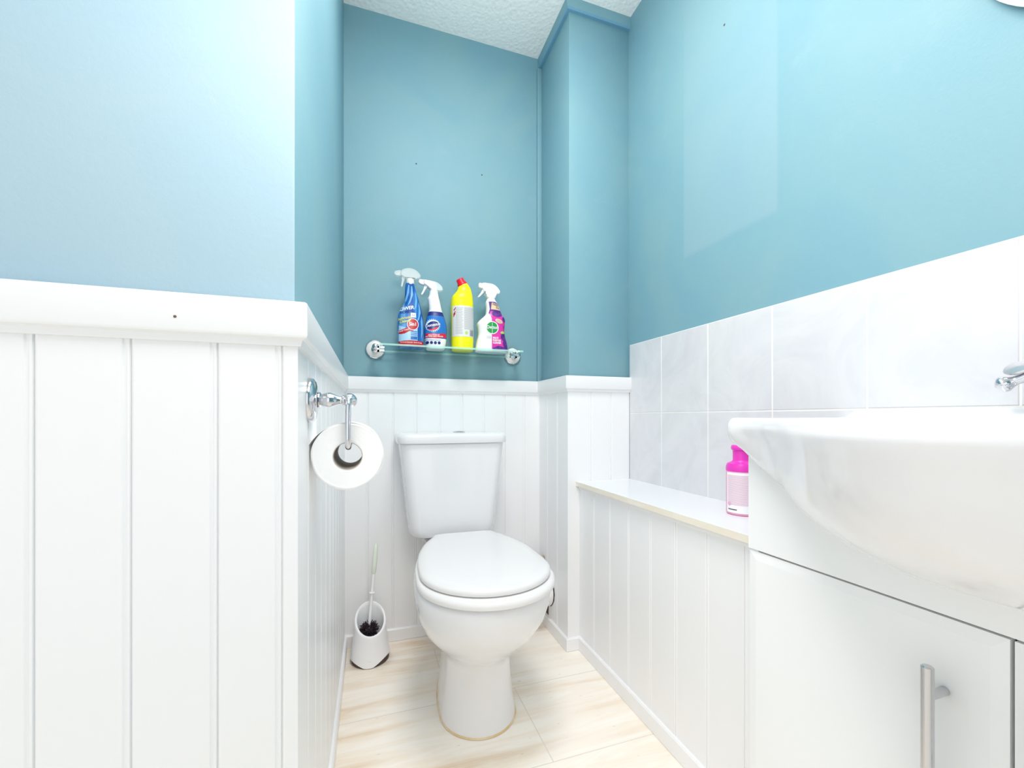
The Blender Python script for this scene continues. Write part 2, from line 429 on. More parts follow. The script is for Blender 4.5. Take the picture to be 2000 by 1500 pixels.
# tiles on the right wall
V, F = [], []
for r in range(2):
    z1 = 1.0893 - .2515 * r; z0 = z1 - .249
    for k in range(-2, 9):
        ya = 1.1643 - .203 * k + .0012; yb = ya + .203 - .0024
        yb = min(yb, PF - .001)
        if ya > PF: continue
        c = .0012
        n = len(V)
        for (x, d) in ((XR + .004, 0), (XR + .0012, 0), (XR, c)):
            V += [(x, ya + d, z0 + d), (x, yb - d, z0 + d), (x, yb - d, z1 - d), (x, ya + d, z1 - d)]
        for q in (0, 4):
            for i in range(4):
                j = (i + 1) % 4; F.append([n + q + i, n + q + j, n + q + 4 + j, n + q + 4 + i])
        F.append([n + 8, n + 9, n + 10, n + 11])
ti = make('wall_tiles', V, F, M['tile'], origin=O0)
struct(ti, 'two rows of pale marbled splashback tiles on the right wall', 'wall tiles')
box('grout', XR + .0012, XR + .0035, -.68, PF - .0005, .588, 1.0905, M['grout'], ti)

# old screw holes in the plaster
wb = bpy.data.objects['wall_back']; wr = bpy.data.objects['wall_right']
for x, z in ((.1597, 1.780), (.4144, 1.784)):
    make('screw_hole', *lathe([(.0028, 0), (.0028, .0006)], (x, YB - .0005, z), (0, 1, 0), 10), M['dark'], wb)
make('screw_hole', *lathe([(.003, 0), (.003, .0006)], (XR + .0026, .905, 1.892), (1, 0, 0), 10), M['dark'], wr)

# ------------------------------------------------------------------ toilet
TX = .277
def egg(z, yf, yc, yh, hw, hwb, yb, cx=TX, nf=16, ns=10):
    """horizontal egg outline: round front tip yf, widest at yc, narrowing to hwb at yh, square back at yb"""
    half = []
    for i in range(nf + 1):
        a = PI / 2 * i / nf
        half.append((hw * math.sin(a), yc - (yc - yf) * math.cos(a)))
    for i in range(1, ns + 1):
        t = i / ns
        half.append((hw + (hwb - hw) * t ** 2.8, yc + (yh - yc) * t))
    half.append((hwb, yb))
    ring = [(cx + w, y, z) for w, y in half] + [(cx - w, y, z) for w, y in reversed(half[1:])]
    return ring
tl = empty('toilet', (TX, 1.30, 0), 'white close-coupled toilet with its lid down in the recess', 'toilet')
# pan
secs = [(.000, 1.043, 1.155, 1.38, .1035, .055, 1.43, .2835), (.012, 1.043, 1.155, 1.38, .1035, .055, 1.43, .2835), (.05, 1.047, 1.155, 1.38, .098, .055, 1.44, .2832),
        (.11, 1.051, 1.15, 1.38, .0905, .055, 1.45, .2825), (.165, 1.048, 1.15, 1.38, .0875, .056, 1.46, .282), (.190, 1.037, 1.145, 1.38, .091, .060, 1.48, .281),
        (.212, 1.010, 1.13, 1.38, .103, .070, 1.50, .280), (.240, .972, 1.11, 1.38, .124, .080, 1.52, .279), (.275, .936, 1.09, 1.38, .146, .088, 1.54),
        (.315, .908, 1.075, 1.375, .163, .094, 1.56), (.355, .893, 1.065, 1.37, .171, .100, 1.57), (.385, .888, 1.06, 1.37, .173, .104, 1.575), (.394, .891, 1.06, 1.37, .170, .103, 1.573), (.398, .900, 1.06, 1.37, .162, .10, 1.57)]
rings = [egg(*s) for s in secs]
pan = make('pan', *loft(rings), M['ceramic'], tl, smooth=50)
# yellowed sealant round the foot
V, F = [], []
r0 = egg(.0008, 1.0395, 1.155, 1.38, .1068, .058, 1.432, .2835); r1 = egg(.0028, 1.0402, 1.155, 1.38, .106, .0575, 1.4315, .2835); r2 = egg(.0045, 1.0435, 1.155, 1.38, .103, .054, 1.43, .2835)
make('silicone_seal', *loft([r0, r1, r2], False, False), M['silicone'], tl, smooth=60)
# seat ring and lid
def inset(ring, cx, cy, k):
    return [(cx + (x - cx) * k, cy + (y - cy) * k, z) for x, y, z in ring]
def turn(ring, a=-.030):
    c, s_ = math.cos(a), math.sin(a)
    return [(TX + (x - TX) * c - (y - .9) * s_, .9 + (x - TX) * s_ + (y - .9) * c, z) for x, y, z in ring]
def eg(z, d):   # outline offset outwards by d
    return turn(egg(z, .876 - d, 1.055, 1.37, .176 + d, .105 + d * .5, 1.372))
sr = [eg(.4005, -.004), eg(.4025, 0), eg(.410, .001), eg(.4165, -.001), eg(.4195, -.006)]
inner = [inset(eg(.4195, 0), TX, 1.10, .60), inset(eg(.4005, 0), TX, 1.10, .60)]
V, F = loft(sr + inner + [sr[0]], False, False)
seat = make('seat', V, F, M['seat'], tl, smooth=50)
def lg(z, d):
    return turn(egg(z, .899 - d, 1.065, 1.372, .169 + d, .100 + d * .5, 1.374))
lid = make('seat_lid', *loft([lg(.4225, -.006), lg(.4225, -.002), lg(.4255, 0), lg(.432, 0), lg(.4365, -.003), lg(.4395, -.010), lg(.4415, -.03), lg(.4425, -.07)]), M['seat'], tl, smooth=50)
for sx in (-1, 1):
    make('hinge', *lathe([(.0, 0), (.008, .001), (.008, .036), (.0, .037)], (TX + .013 + sx * .075 - .018, 1.388, .419), (1, 0, 0), 16), M['white_plastic'], tl, smooth=40)
# cistern
CX = .270
def rr(z, hw, y0, y1, r=.035, bulge=.010, rb=.012, n=8, cx=CX):
    pts = []
    def arc(ccx, ccy, rad, a0, a1):
        for i in range(n + 1):
            a = a0 + (a1 - a0) * i / n; pts.append((ccx + rad * math.cos(a), ccy + rad * math.sin(a)))
    arc(hw - r, y0 + r, r, 0, -PI / 2)
    for i in range(1, 12):
        pts.append((hw - r - 2 * (hw - r) * i / 12, y0))
    arc(-hw + r, y0 + r, r, -PI / 2, -PI)
    arc(-hw + rb, y1 - rb, rb, PI, PI / 2); arc(hw - rb, y1 - rb, rb, PI / 2, 0)
    out = []
    for x, y in pts:
        w = max(0, (y1 - y) / (y1 - y0))
        out.append((cx + x, y - bulge * (1 - (x / hw) ** 2) * w, z))
    return out
YBK = PB - .002
rings = [rr(.411, .112, 1.462, YBK - .02), rr(.4135, .130, 1.448, YBK - .008), rr(.420, .141, 1.440, YBK - .003), rr(.432, .1475, 1.436, YBK), rr(.455, .151, 1.434, YBK),
         rr(.55, .161, 1.432, YBK), rr(.65, .1725, 1.430, YBK), rr(.733, .182, 1.428, YBK)]
make('cistern', *loft(rings), M['ceramic'], tl, smooth=50)
rings = [rr(.7345, .178, 1.430, YBK), rr(.7345, .188, 1.420, YBK), rr(.738, .1895, 1.4185, YBK), rr(.755, .190, 1.418, YBK), rr(.763, .1885, 1.4195, YBK), rr(.7672, .184, 1.424, YBK - .004), rr(.7685, .17, 1.44, YBK - .016)]
cl = make('cistern_lid', *loft(rings), M['ceramic'], tl, smooth=50)
make('flush_button', *lathe([(.023, 0), (.023, .002), (.020, .0045), (.012, .0055), (.0, .0058)], (.303, 1.52, .7683), (0, 0, 1), 28), M['chrome'], cl, smooth=40)
# waste pipe into the boxing
wp = smoothpath([(.30, 1.50, .17), (.37, 1.505, .17), (.45, 1.515, .158), (.52, 1.52, .152), (.60, 1.52, .15), (PX + .004, 1.52, .15)], 6)
V, F = merge(tube(wp, .050, 28), lathe([(.050, 0), (.057, .002), (.060, .010), (.060, .030), (.056, .034), (.056, .052), (.060, .056), (.060, .074), (.050, .075)], (.578, 1.52, .15), (1, 0, 0), 32))
make('waste_pipe', V, F, M['white_plastic'], tl, smooth=40)
# cut-out in the panel round the pipe (dark ragged ring and notch)
ring = []
for i in range(40):
    a = 2 * PI * i / 40; r = .0615 + random.uniform(-.0012, .0012)
    ring.append((PX - .0006, 1.52 + r * math.cos(a), .15 + r * math.sin(a)))
V, F = loft([ring, [(x + .004, y, z) for x, y, z in ring]])
n = len(V); V2 = [(PX - .0007, 1.515, .050), (PX - .0007, 1.55, .050), (PX - .0007, 1.55, .10), (PX - .0007, 1.515, .10)]
V, F = merge((V, F), (V2, [[0, 1, 2, 3]]))
make('pipe_hole', V, F, M['dark'], t4)

vs = empty('pipe_stub', (PX, 1.565, .252), 'short tarnished brass pipe fitting sticking out of the panel by the seat', 'pipe fitting')
make('pipe', *lathe([(.0085, 0), (.0085, .055)], (PX + .003, 1.565, .252), (-1, 0, 0), 20), M['brass'], vs, smooth=40)
make('collar', *lathe([(.010, 0), (.0155, .001), (.0165, .005), (.0155, .009), (.010, .010)], (PX - .001, 1.565, .252), (-1, 0, 0), 24), M['brass'], vs, smooth=40)
make('nut', *lathe([(.009, 0), (.0150, .001), (.0150, .014), (.010, .015)], (PX - .018, 1.565, .252), (-1, 0, 0), 6), M['brass'], vs)

# ------------------------------------------------------------------ toilet brush and holder
HX, HY = -.004, 1.515
hb = empty('toilet_brush_holder', (HX, HY, 0), 'white slant-mouthed toilet brush pot standing on the floor left of the toilet', 'brush holder')
NS = 48
def hr(r, zf, off=(0, 0)):
    out = []
    for i in range(NS):
        a = 2 * PI * i / NS
        out.append((HX + off[0] + r * math.cos(a), HY + off[1] + r * math.sin(a), zf(math.cos(a), math.sin(a))))
    return out
slant = lambda c, s: .137 + .040 * s - .004 * c          # mouth plane rises to the back
def low(c, s): return .002 + .055 * max(0, max(c * .88 - s * .47, (-c * .93 - s * .37) * .9) - .55) ** 1.2
def mid(k): return lambda c, s: low(c, s) * (1 - k) + slant(c, s) * k
rad = lambda k: .0645 - .0135 * k - .002 * math.sin(PI * k)
rings = [hr(rad(k), mid(k)) for k in (0, .05, .2, .4, .6, .8, .92)]
rings += [hr(.0508, lambda c, s: slant(c, s) - .002), hr(.0492, slant), hr(.0452, lambda c, s: slant(c, s) + .0005), hr(.0432, lambda c, s: slant(c, s) - .002)]
rings += [hr(.0425, lambda c, s: slant(c, s) - .012), hr(.044, lambda c, s: .03), hr(.038, lambda c, s: .018)]
make('pot', *loft(rings, False, True), M['white_plastic'], hb, smooth=50)
make('base_insert', *loft([hr(.060, lambda c, s: .0005), hr(.0605, lambda c, s: .022), hr(.04, lambda c, s: .023)]), M['dark'], hb, smooth=40)

tb = empty('toilet_brush', (HX - .004, HY, .06), 'white toilet brush with black bristles and pale green grip, upright in its pot', 'toilet brush')
hc = Vector((HX - .004, HY - .004, .112)); top = Vector((HX + .019, HY + .022, .388))
ax = (top - hc).normalized()
def along(h): return hc + ax * h
L0 = (top - hc).length
make('stick', *tube([along(.0), along(.05), along(L0 - .10)], .0048, 16), M['white_plastic'], tb, smooth=40)
make('stick_collar', *lathe([(.0048, 0), (.010, .0015), (.010, .0035), (.0048, .005)], along(.108), ax, 20), M['white_plastic'], tb, smooth=40)
make('grip', *lathe([(.005, 0), (.0075, .004), (.0085, .03), (.0082, .06), (.007, .085), (.0045, .098), (.001, .103)], along(L0 - .105), ax, 20), M['grip'], tb, smooth=40)
V, F = ball(hc - Vector((0, 0, .012)), .018, 16, 10)
parts = [(V, F)]
for k in range(420):
    th = math.acos(1 - 1.75 * random.random()); ph = random.uniform(0, 2 * PI)
    d = Vector((math.sin(th) * math.cos(ph), math.sin(th) * math.sin(ph), math.cos(th)))
    c = hc - Vector((0, 0, .014)); ln = random.uniform(.029, .036)
    if d.z > .93: ln *= .8
    parts.append(tube([c + d * .012, c + d * ln + Vector((random.uniform(-.002, .002), random.uniform(-.002, .002), random.uniform(-.002, .002)))], [.0012, .0009], 4))
make('brush_head', *merge(*parts), M['bristle'], tb)

# ------------------------------------------------------------------ toilet roll holder and roll
RY, RX, RZ = .705, -.033, .849
th = empty('toilet_roll_holder', (PL, RY, RZ), 'chrome toilet roll holder with a hanging arm on the left panelling', 'toilet roll holder')
make('wall_plate', *lathe([(.034, 0), (.034, .003), (.0325, .007), (.028, .010), (.018, .0125), (.0, .0135)], (PL, RY, RZ), (1, 0, 0), 40), M['chrome'], th, smooth=40)
make('post', *lathe([(.006, 0), (.012, .001), (.0125, .003), (.0095, .005), (.0098, .007), (.0118, .013), (.0118, .018), (.0085, .025), (.0062, .031), (.0062, .034), (.0082, .0355), (.0082, .038), (.005, .039)], (PL + .0125, RY, RZ), (1, 0, 0), 28), M['chrome'], th, smooth=40)
make('ball_end', *ball((RX, RY, RZ), .0115), M['chrome'], th, smooth=60)
rollc = Vector((-.0352, 0, .7625)); hz = rollc.z + .0205
arm = smoothpath([(RX - .0005, RY - .009, RZ + .001), (RX - .0008, RY - .0145, RZ - .006), (RX - .001, RY - .017, RZ - .022), (RX - .0012, RY - .0175, RZ - .045), (RX - .0012, RY - .0170, hz + .006), (RX - .0012, RY - .0125, hz - .0040), (RX - .0012, RY - .004, hz - .0066), (RX - .0012, RY + .02, hz - .0066), (RX - .0012, RY + .104, hz - .0066), (RX - .0012, RY + .112, hz - .0062)], 6)
make('hanging_arm', *tube(arm, .0044, 18), M['chrome'], th, smooth=60)
tr = empty('toilet_roll', (rollc.x, RY + .05, rollc.z - .0535), 'white toilet roll hanging on the chrome holder', 'toilet roll')
y0, y1 = RY - .004, RY + .096
# spiral-ish tissue ring
S = 72
def tring(y, r, wob=0.0):
    out = []
    for i in range(S):
        a = 2 * PI * i / S
        rr_ = r * (1 + wob * (.010 * math.sin(3 * a + .4) + .006 * math.sin(7 * a)))
        out.append((rollc.x + rr_ * math.cos(a), y, rollc.z + rr_ * math.sin(a) * .985))
    return out
rings = [tring(y1 - .002, .0215), tring(y1, .025), tring(y1, .051), tring(y1 - .002, .053, 1), tring(y0 + .0025, .053, 1), tring(y0, .0508, 1)]
for k in range(9):
    r = .0495 - .0029 * k
    rings += [tring(y0 + (.0009 if k % 2 else 0), r)]
rings += [tring(y0 + .001, .0218)]
make('tissue', *loft(rings + [rings[0]], False, False), M['paper'], tr, smooth=50)
make('cardboard_tube', *loft([tring(y0 + .0005, .0218), tring(y1 - .0005, .0218), tring(y1 - .0005, .0206), tring(y0 + .0005, .0206), tring(y0 + .0005, .0218)], False, False), M['card'], tr, smooth=50)
# loose outer sheet: starts on the right, wraps over the top and lifts off at upper left
ra = []; rb = []
for i in range(41):
    t = i / 40; a = math.radians(-35 + 196 * t)
    r = .0532 + .0005 * math.sin(PI * min(1, t * 1.5)) + .0057 * (max(0, t - .72) / .28) ** 2
    ra.append((rollc.x + r * math.cos(a), rollc.z + r * math.sin(a) * .985))
V, F = [], []
for i, (x, z) in enumerate(ra):
    a = math.radians(-35 + 196 * i / 40)
    for (dr, y) in ((0, y0 + .0015), (0, y1 - .001), (-.0006, y1 - .001), (-.0006, y0 + .0015)):
        V.append((x + dr * math.cos(a), y, z + dr * math.sin(a)))
V, F = loft([V[i * 4:i * 4 + 4] for i in range(41)])
make('loose_sheet', V, F, M['paper'], tr, smooth=50)

# ------------------------------------------------------------------ glass shelf
SZ = 1.066
gs = empty('glass_shelf', (.277, YB, SZ), 'green tinted glass shelf on two round chrome and white brackets on the back wall', 'shelf')
bm = bmesh.new()
SX0, SX1, SY0, SY1 = .026, .524, 1.442, 1.598
gl = box('glass_pane', SX0, SX1, SY0, SY1, SZ - .006, SZ, [M['glass'], M['glass_edge']], gs)
for f in gl.data.polygons:
    if abs(f.normal.z) < .5: f.material_index = 1
for bx_, sx in ((.0125, 1), (.5415, -1)):
    c = (bx_, YB, SZ + .005)
    bp = make('bracket_plate', *lathe([(.0315, .004), (.031, .007), (.024, .0115), (.014, .0135), (.0, .014)], c, (0, -1, 0), 40), M['bracket_white'], gs, smooth=40)
    make('rim', *lathe([(.0345, 0), (.0348, .004), (.0335, .007), (.0308, .0075), (.0308, 0)], c, (0, -1, 0), 40), M['chrome'], bp, smooth=40)
    make('bracket_post', *lathe([(.0135, .012), (.0135, .016), (.007, .019), (.0065, .056), (.0105, .060), (.0118, .066), (.0105, .072), (.004, .0765), (.0, .077)], c, (0, -1, 0), 28), M['chrome'], gs, smooth=40)
    V, F = [], []
    xa, xb = sorted((bx_ + sx * .006, bx_ + sx * .030))
    addbox(xa, xb, YB - .076, YB - .058, SZ, SZ + .006); addbox(xa, xb, YB - .076, YB - .058, SZ - .012, SZ - .006)
    xa, xb = sorted((bx_ + sx * .004, bx_ + sx * .0128))
    addbox(xa, xb, YB - .076, YB - .058, SZ - .012, SZ + .006)
    make('shelf_clip', V, F, M['chrome'], gs)

# ------------------------------------------------------------------ bottles
class Bottle:
    """shape read off as left/right half outlines in units of 'px' (about 1.8 mm), y downwards from the shelf"""
    def __init__(s, x0, px0, pbase, kx, kz, Y, zb, depth, n=2.6):
        s.x0, s.px0, s.pb, s.kx, s.kz, s.Y, s.zb, s.depth, s.n = x0, px0, pbase, kx, kz, Y, zb, depth, n
    def P(s, px, py): return (s.x0 + (px - s.px0) * s.kx, s.zb + (s.pb - py) * s.kz)
    def body(s, outline, dscale):
        """outline rows: (py, left px, right px, depth)"""
        s.tab = []
        for py, l, r, d in outline:
            x0, z = s.P(l, py); x1, _ = s.P(r, py)
            s.tab.append((z, (x0 + x1) / 2, (x1 - x0) / 2, d))
        s.tab.sort()
        # smooth resample
        pts = smoothpath([(c, h, d) for z, c, h, d in s.tab], 5)
        zz = smoothpath([(z, 0, 0) for z, c, h, d in s.tab], 5)
        s.tab = [(q.x, p_.x, p_.y, p_.z) for q, p_ in zip(zz, pts)]
        rings = []
        for z, c, h, d in s.tab:
            ring = []
            for i in range(48):
                a = 2 * PI * i / 48; ca, sa = math.cos(a), math.sin(a)
                ring.append((c + h * math.copysign(abs(ca) ** (2 / s.n), ca), s.Y + d * math.copysign(abs(sa) ** (2 / s.n), sa), z))
            rings.append(ring)
        # rounded foot
        f = rings[0]; z0 = s.tab[0][0]; c0 = s.tab[0][1]
        foot = [(c0 + (x - c0) * .93, s.Y + (y - s.Y) * .93, z0) for x, y, z in f]
        rings[0] = [(x, y, z0 + .003) for x, y, z in f]
        return loft([foot] + rings)
    def front(s, x, z, off):
        c, h, d = interp(s.tab, z)
        t = max(-.975, min(.975, (x - c) / h))
        x = c + t * h
        return Vector((x, s.Y - d * (1 - abs(t) ** s.n) ** (1 / s.n) - off, z))
    def decal(s, name, polys, mt, parent, off=.0005, pix=True):
        """polys: list of outlines in px; draped on the front of the bottle"""
        bm = bmesh.new()
        for pl in polys:
            pts = [s.P(*q) if pix else q for q in pl]
            bm.faces.new([bm.verts.new((x, 0, z)) for x, z in pts])
        return s._drape(bm, name, mt, parent, off)
    def _drape(s, bm, name, mt, parent, off):
        xs = [v.co.x for v in bm.verts]; zs = [v.co.z for v in bm.verts]
        if max(xs) - min(xs) > .004:
            x = min(xs) + .003
            while x < max(xs):
                bmesh.ops.bisect_plane(bm, geom=bm.verts[:] + bm.edges[:] + bm.faces[:], plane_co=(x, 0, 0), plane_no=(1, 0, 0)); x += .003
        z = min(zs) + .006
        while z < max(zs):
            bmesh.ops.bisect_plane(bm, geom=bm.verts[:] + bm.edges[:] + bm.faces[:], plane_co=(0, 0, z), plane_no=(0, 0, 1)); z += .006
        bm.verts.index_update()
        V = [s.front(v.co.x, v.co.z, off) for v in bm.verts]; F = [[v.index for v in f.verts] for f in bm.faces]
        bm.free()
        return make(name, V, F, mt, parent, smooth=40)
    def text(s, name, body, px, py, size, mt, parent, rot=0, off=.0009, bold=.02, shear=0, align='CENTER', sx=1.0):
        """size in px of cap height x 1.4"""
        x0, z0 = s.P(px, py)
        return make_text(name, body, mt, parent, size * s.kz, rot, bold, shear, align, sx, lambda u, v: s.front(x0 + u, z0 + v, off))

def make_text(name, body, mt, parent, size, rot, bold, shear, align, sx, fn):
    V, F = [], []
    lines = body if isinstance(body, list) else [body]
    for k, ln in enumerate(lines):
        cu = bpy.data.curves.new('tmp_text', 'FONT'); cu.body = ln; cu.size = size; cu.align_x = align; cu.align_y = 'CENTER'
        cu.offset = bold * size; cu.shear = shear; cu.resolution_u = 3
        ob = bpy.data.objects.new('tmp_text', cu); COL.objects.link(ob)
        dg = bpy.context.evaluated_depsgraph_get()
        me = bpy.data.meshes.new_from_object(ob.evaluated_get(dg))
        n = len(V); c, sn = math.cos(rot), math.sin(rot)
        for v in me.vertices:
            x, y = v.co.x * sx, v.co.y - k * size * .92
            V.append(fn(x * c - y * sn, x * sn + y * c))
        for f in me.polygons: F.append([n + i for i in f.vertices])
        bpy.data.objects.remove(ob); bpy.data.curves.remove(cu); bpy.data.meshes.remove(me)
    return make(name, V, F, mt, parent)

def disc(px, py, r, n=28, k=1.0):
    return [(px + r * math.cos(2 * PI * i / n), py + k * r * math.sin(2 * PI * i / n)) for i in range(n)]
def rect(a, b, c, d): return [(a, b), (c, b), (c, d), (a, d)]

def roundoff(pl, n=4):
    P = [Vector((*q, 0)) for q in pl]; k = len(P); out = []
    for i in range(k):
        p0, p1, p2, p3 = P[i - 1], P[i], P[(i + 1) % k], P[(i + 2) % k]
        for j in range(n):
            t = j / n
            q = .5 * ((2 * p1) + (p2 - p0) * t + (2 * p0 - 5 * p1 + 4 * p2 - p3) * t * t + (3 * p1 - p0 - 3 * p2 + p3) * t ** 3)
            out.append((q.x, q.y))
    return out

def extr(B, outline, depth, bev=.002, rnd=True):
    """side profile (px) extruded symmetrically about the bottle's mid plane, edges rounded"""
    bm = bmesh.new()
    pts = [B.P(*q) for q in (roundoff(outline) if rnd else outline)]
    v0 = [bm.verts.new((x, B.Y - depth, z)) for x, z in pts]; v1 = [bm.verts.new((x, B.Y + depth, z)) for x, z in pts]
    f0 = bm.faces.new(v0); f1 = bm.faces.new(list(reversed(v1)))
    n = len(pts)
    for i in range(n): bm.faces.new([v0[i], v1[i], v1[(i + 1) % n], v0[(i + 1) % n]])
    es = [e for e in bm.edges if (e in f0.edges[:] or e in f1.edges[:])]
    bmesh.ops.bevel(bm, geom=es, offset=bev, segments=3, profile=.5, affect='EDGES')
    bm.verts.index_update()
    V = [v.co.copy() for v in bm.verts]; F = [[v.index for v in f.verts] for f in bm.faces]
    bm.free(); return V, F

ZS = SZ + .0006
# --- blue trigger bottle ------------------------------------------------------
YBt = 1.535
B = Bottle(.1322, 802.5, 681.5, .00179, .00183, YBt, ZS, .03)
bb = empty('spray_bottle', (.1322, YBt, ZS), 'tall swirly blue bathroom cleaner spray with a greyish clear trigger on the glass shelf', 'spray bottle', 'cleaning bottles on the glass shelf')
V, F = B.body([(681.5, 778, 827, .027), (660, 777, 827.5, .029), (630, 777, 827, .029), (616, 778, 825, .028), (604, 784, 822.5, .026), (595, 789, 820, .023), (585, 790.4, 817.6, .020), (572, 791, 813.5, .016), (560, 791.7, 809.5, .014), (556, 792.5, 808.8, .0135)], 1)
body = make('body', V, F, M['blue'], bb, smooth=50)
B.decal('label_base', [[(779, 640), (800, 646), (814, 644), (814, 670), (779, 672)]], M['paleblue'], body, .0004)
B.decal('red_band', [[(778.5, 650), (786, 647.5), (798, 641), (806, 642), (806, 650), (799, 650), (790, 655), (783, 656.5), (778.5, 655.5)]], M['red'], body, .0008)
B.decal('badge_rim', [disc(805.0, 637, 11.2)], M['white'], body, .0012)
B.decal('badge', [disc(805.0, 637, 10.0)], M['red'], body, .0016)
B.text('badge_text', '5in1', 805, 637, 9.5, M['white'], body, off=.0022, bold=.03, sx=.9)
B.text('brand_text', 'POWER', 791, 607.5, 9.0, M['white'], body, rot=.20, off=.0016, bold=.03, shear=.2)
B.text('brand_second_line', 'HOME', 789.5, 614.5, 6.4, M['navy'], body, rot=.20, off=.0014, bold=.02, shear=.2)  # second printed line below the brand name
B.text('product_text', ['Bathroom', 'Cleaner'], 789, 626, 6.6, M['printyellow'], body, rot=.22, off=.0018, bold=.025, shear=.2)
B.text('band_text', 'Power Cleaning', 789, 649, 3.6, M['white'], body, rot=.30, off=.0014, bold=.02)
B.decal('swirl', [[(797, 560), (799, 560), (798.5, 575), (794, 590), (788, 601), (784.5, 604.5), (789.5, 592), (794, 577)],
                  [(802.5, 562), (804.5, 562), (806, 578), (801, 594), (794, 603.5), (797, 596), (801.5, 582)],
                  [(809.5, 572), (811, 576), (813.5, 590), (812, 603), (806, 611), (809, 602), (810.5, 588)],
                  [(816, 592), (818.5, 600), (820.5, 612), (817, 627), (812, 634), (815.5, 622), (816.5, 606)],
                  [(822.5, 618), (824.6, 628), (824.8, 652), (821, 664), (821.5, 645), (820.5, 630)]], M['swirl_blue'], body, .0003)
B.decal('recycling_mark', [rect(801, 615, 811, 624)], M['white'], body, .0009)
B.text('recycling_text', '52', 806, 619.5, 6.0, M['greyprint'], body, off=.0014)
B.decal('small_print_bars', [rect(801, 650 + 3.2 * i, 813.5, 651.5 + 3.2 * i) for i in range(3)] + [rect(801, 660, 813.5, 666)], M['midblue'], body, .0009)
B.decal('foot_band', [[(778, 670), (800, 667.5), (826, 668.5), (826, 679.5), (778, 679.5)]], M['red'], body, .0007)
B.text('foot_text', 'Removes limescale  Quick & easy', 802, 671.5, 3.0, M['white'], body, off=.0013)
V, F = lathe([(.0135, 0), (.0142, .002), (.0142, .018), (.012, .022)], (*[B.P(801.2, 558)[0]], YBt, B.P(801.2, 558)[1]), (0, 0, 1), 28)
make('collar', V, F, M['cream_plastic'], bb, smooth=40)
hd = make('trigger_head', *extr(B, [(783, 533.5), (789, 529.5), (798, 527), (806, 527.5), (814, 531), (820, 537), (821, 543), (812, 545), (809, 547), (794, 547), (791, 543.5), (783, 542)], .011, .004), M['clear'], bb, smooth=40)
make('nozzle', *extr(B, [(770, 536.5), (773, 533.8), (780, 532), (783.2, 532.5), (783.2, 543), (775, 543.5), (770.5, 541)], .009, .003, False), M['clear'], hd, smooth=40)
make('trigger', *extr(B, [(785, 542.5), (791.5, 543), (790, 550), (787.5, 557), (786, 563.5), (783.6, 563), (784.5, 555), (785.5, 548)], .006, .002), M['clear'], hd, smooth=40)

# --- white necked blue bottle --------------------------------------------------
YBt = 1.540
B = Bottle(.2200, 849, 682.5, .00183, .00186, YBt, ZS, .03)
db = empty('spray_bottle', (.2200, YBt, ZS), 'white-necked blue spray bottle with an oval navy logo, on the glass shelf', 'spray bottle', 'cleaning bottles on the glass shelf')
V, F = B.body([(682.5, 831, 866, .026), (672, 829, 869, .029), (655, 827, 871, .030), (640, 827, 871, .030), (630, 829, 869.5, .029), (620, 831.5, 866.5, .026), (611, 834.5, 863.5, .022), (604, 836, 861, .020), (590, 834.5, 858, .018), (583, 833.5, 856.2, .0175), (578, 836, 855, .015), (572, 837.2, 854, .0135), (568, 837.4, 853.8, .0135)], 1)
# body is white below and above, blue sleeve between
sl_mats = [M['white_plastic'], M['navy'], M['midblue'], M['red']]
mi = []
for f in F:
    zc = sum(V[i].z for i in f) / len(f)
    py = 682.5 - (zc - ZS) / .00186
    mi.append(0 if py < 610 or py > 661 else (1 if py < 617.5 else 2))
body = make('body', V, F, sl_mats, db, smooth=50, midx=mi)
B.decal('red_band', [[(828.5, 653), (850, 653.5), (868, 651.5), (869, 659), (850, 661.5), (828.5, 661)]], M['brightred'], body, .0008)
def oval(cx, cy, a, b, rot, n=32):
    return [(cx + a * math.cos(t) * math.cos(rot) - b * math.sin(t) * math.sin(rot), cy + a * math.cos(t) * math.sin(rot) + b * math.sin(t) * math.cos(rot)) for t in [2 * PI * i / n for i in range(n)]]
burst = []
for i in range(48):
    a = 2 * PI * i / 48; r = 1.0 if i % 2 else .78
    burst.append((841.5 + 15.5 * r * math.cos(a), 637.5 + 13.5 * r * math.sin(a)))
B.decal('burst', [burst], M['paleblue'], body, .0006)
B.decal('logo_rim', [oval(841.5, 637.5, 13.2, 10.2, -.28)], M['white'], body, .0010)
B.decal('logo', [oval(841.8, 638.3, 12.2, 8.6, -.28)], M['navy'], body, .0014)
B.decal('logo_swoosh', [[(832, 645), (839, 645), (846, 642.2), (852.5, 638.5), (850.5, 643), (845, 646.4), (838, 647.6)]], M['brightred'], body, .0018)
B.text('logo_text', 'Domestos', 841.8, 636.8, 7.6, M['white'], body, rot=.20, off=.0022, bold=.02, shear=.15, sx=.86)
B.text('band_text', ['KILLS 99.9% OF', 'BACTERIA AND VIRUSES'], 844, 655.6, 3.2, M['white'], body, off=.0013, rot=.03)
B.text('small_print', 'Fights limescale & soap scum', 843, 665.2, 2.4, M['midblue'], body, off=.0009)
B.decal('icon', [disc(831.8 + 7.4 * i, 670.4, 2.9, 14) for i in range(4)], M['navy'], body, .0008)
V, F = lathe([(.0136, 0), (.0142, .002), (.0142, .022), (.0125, .026)], (B.P(846, 569)[0], YBt, B.P(846, 569)[1]), (0, 0, 1), 28)
make('collar', V, F, M['white_plastic'], db, smooth=40)
hd = make('trigger_head', *extr(B, [(826.5, 548.8), (836, 549.3), (848, 550.6), (855, 553.5), (861, 559), (863, 565.5), (854.5, 566.5), (838.5, 566), (836.5, 561), (826.5, 558)], .012, .004), M['clearwhite'], db, smooth=40)
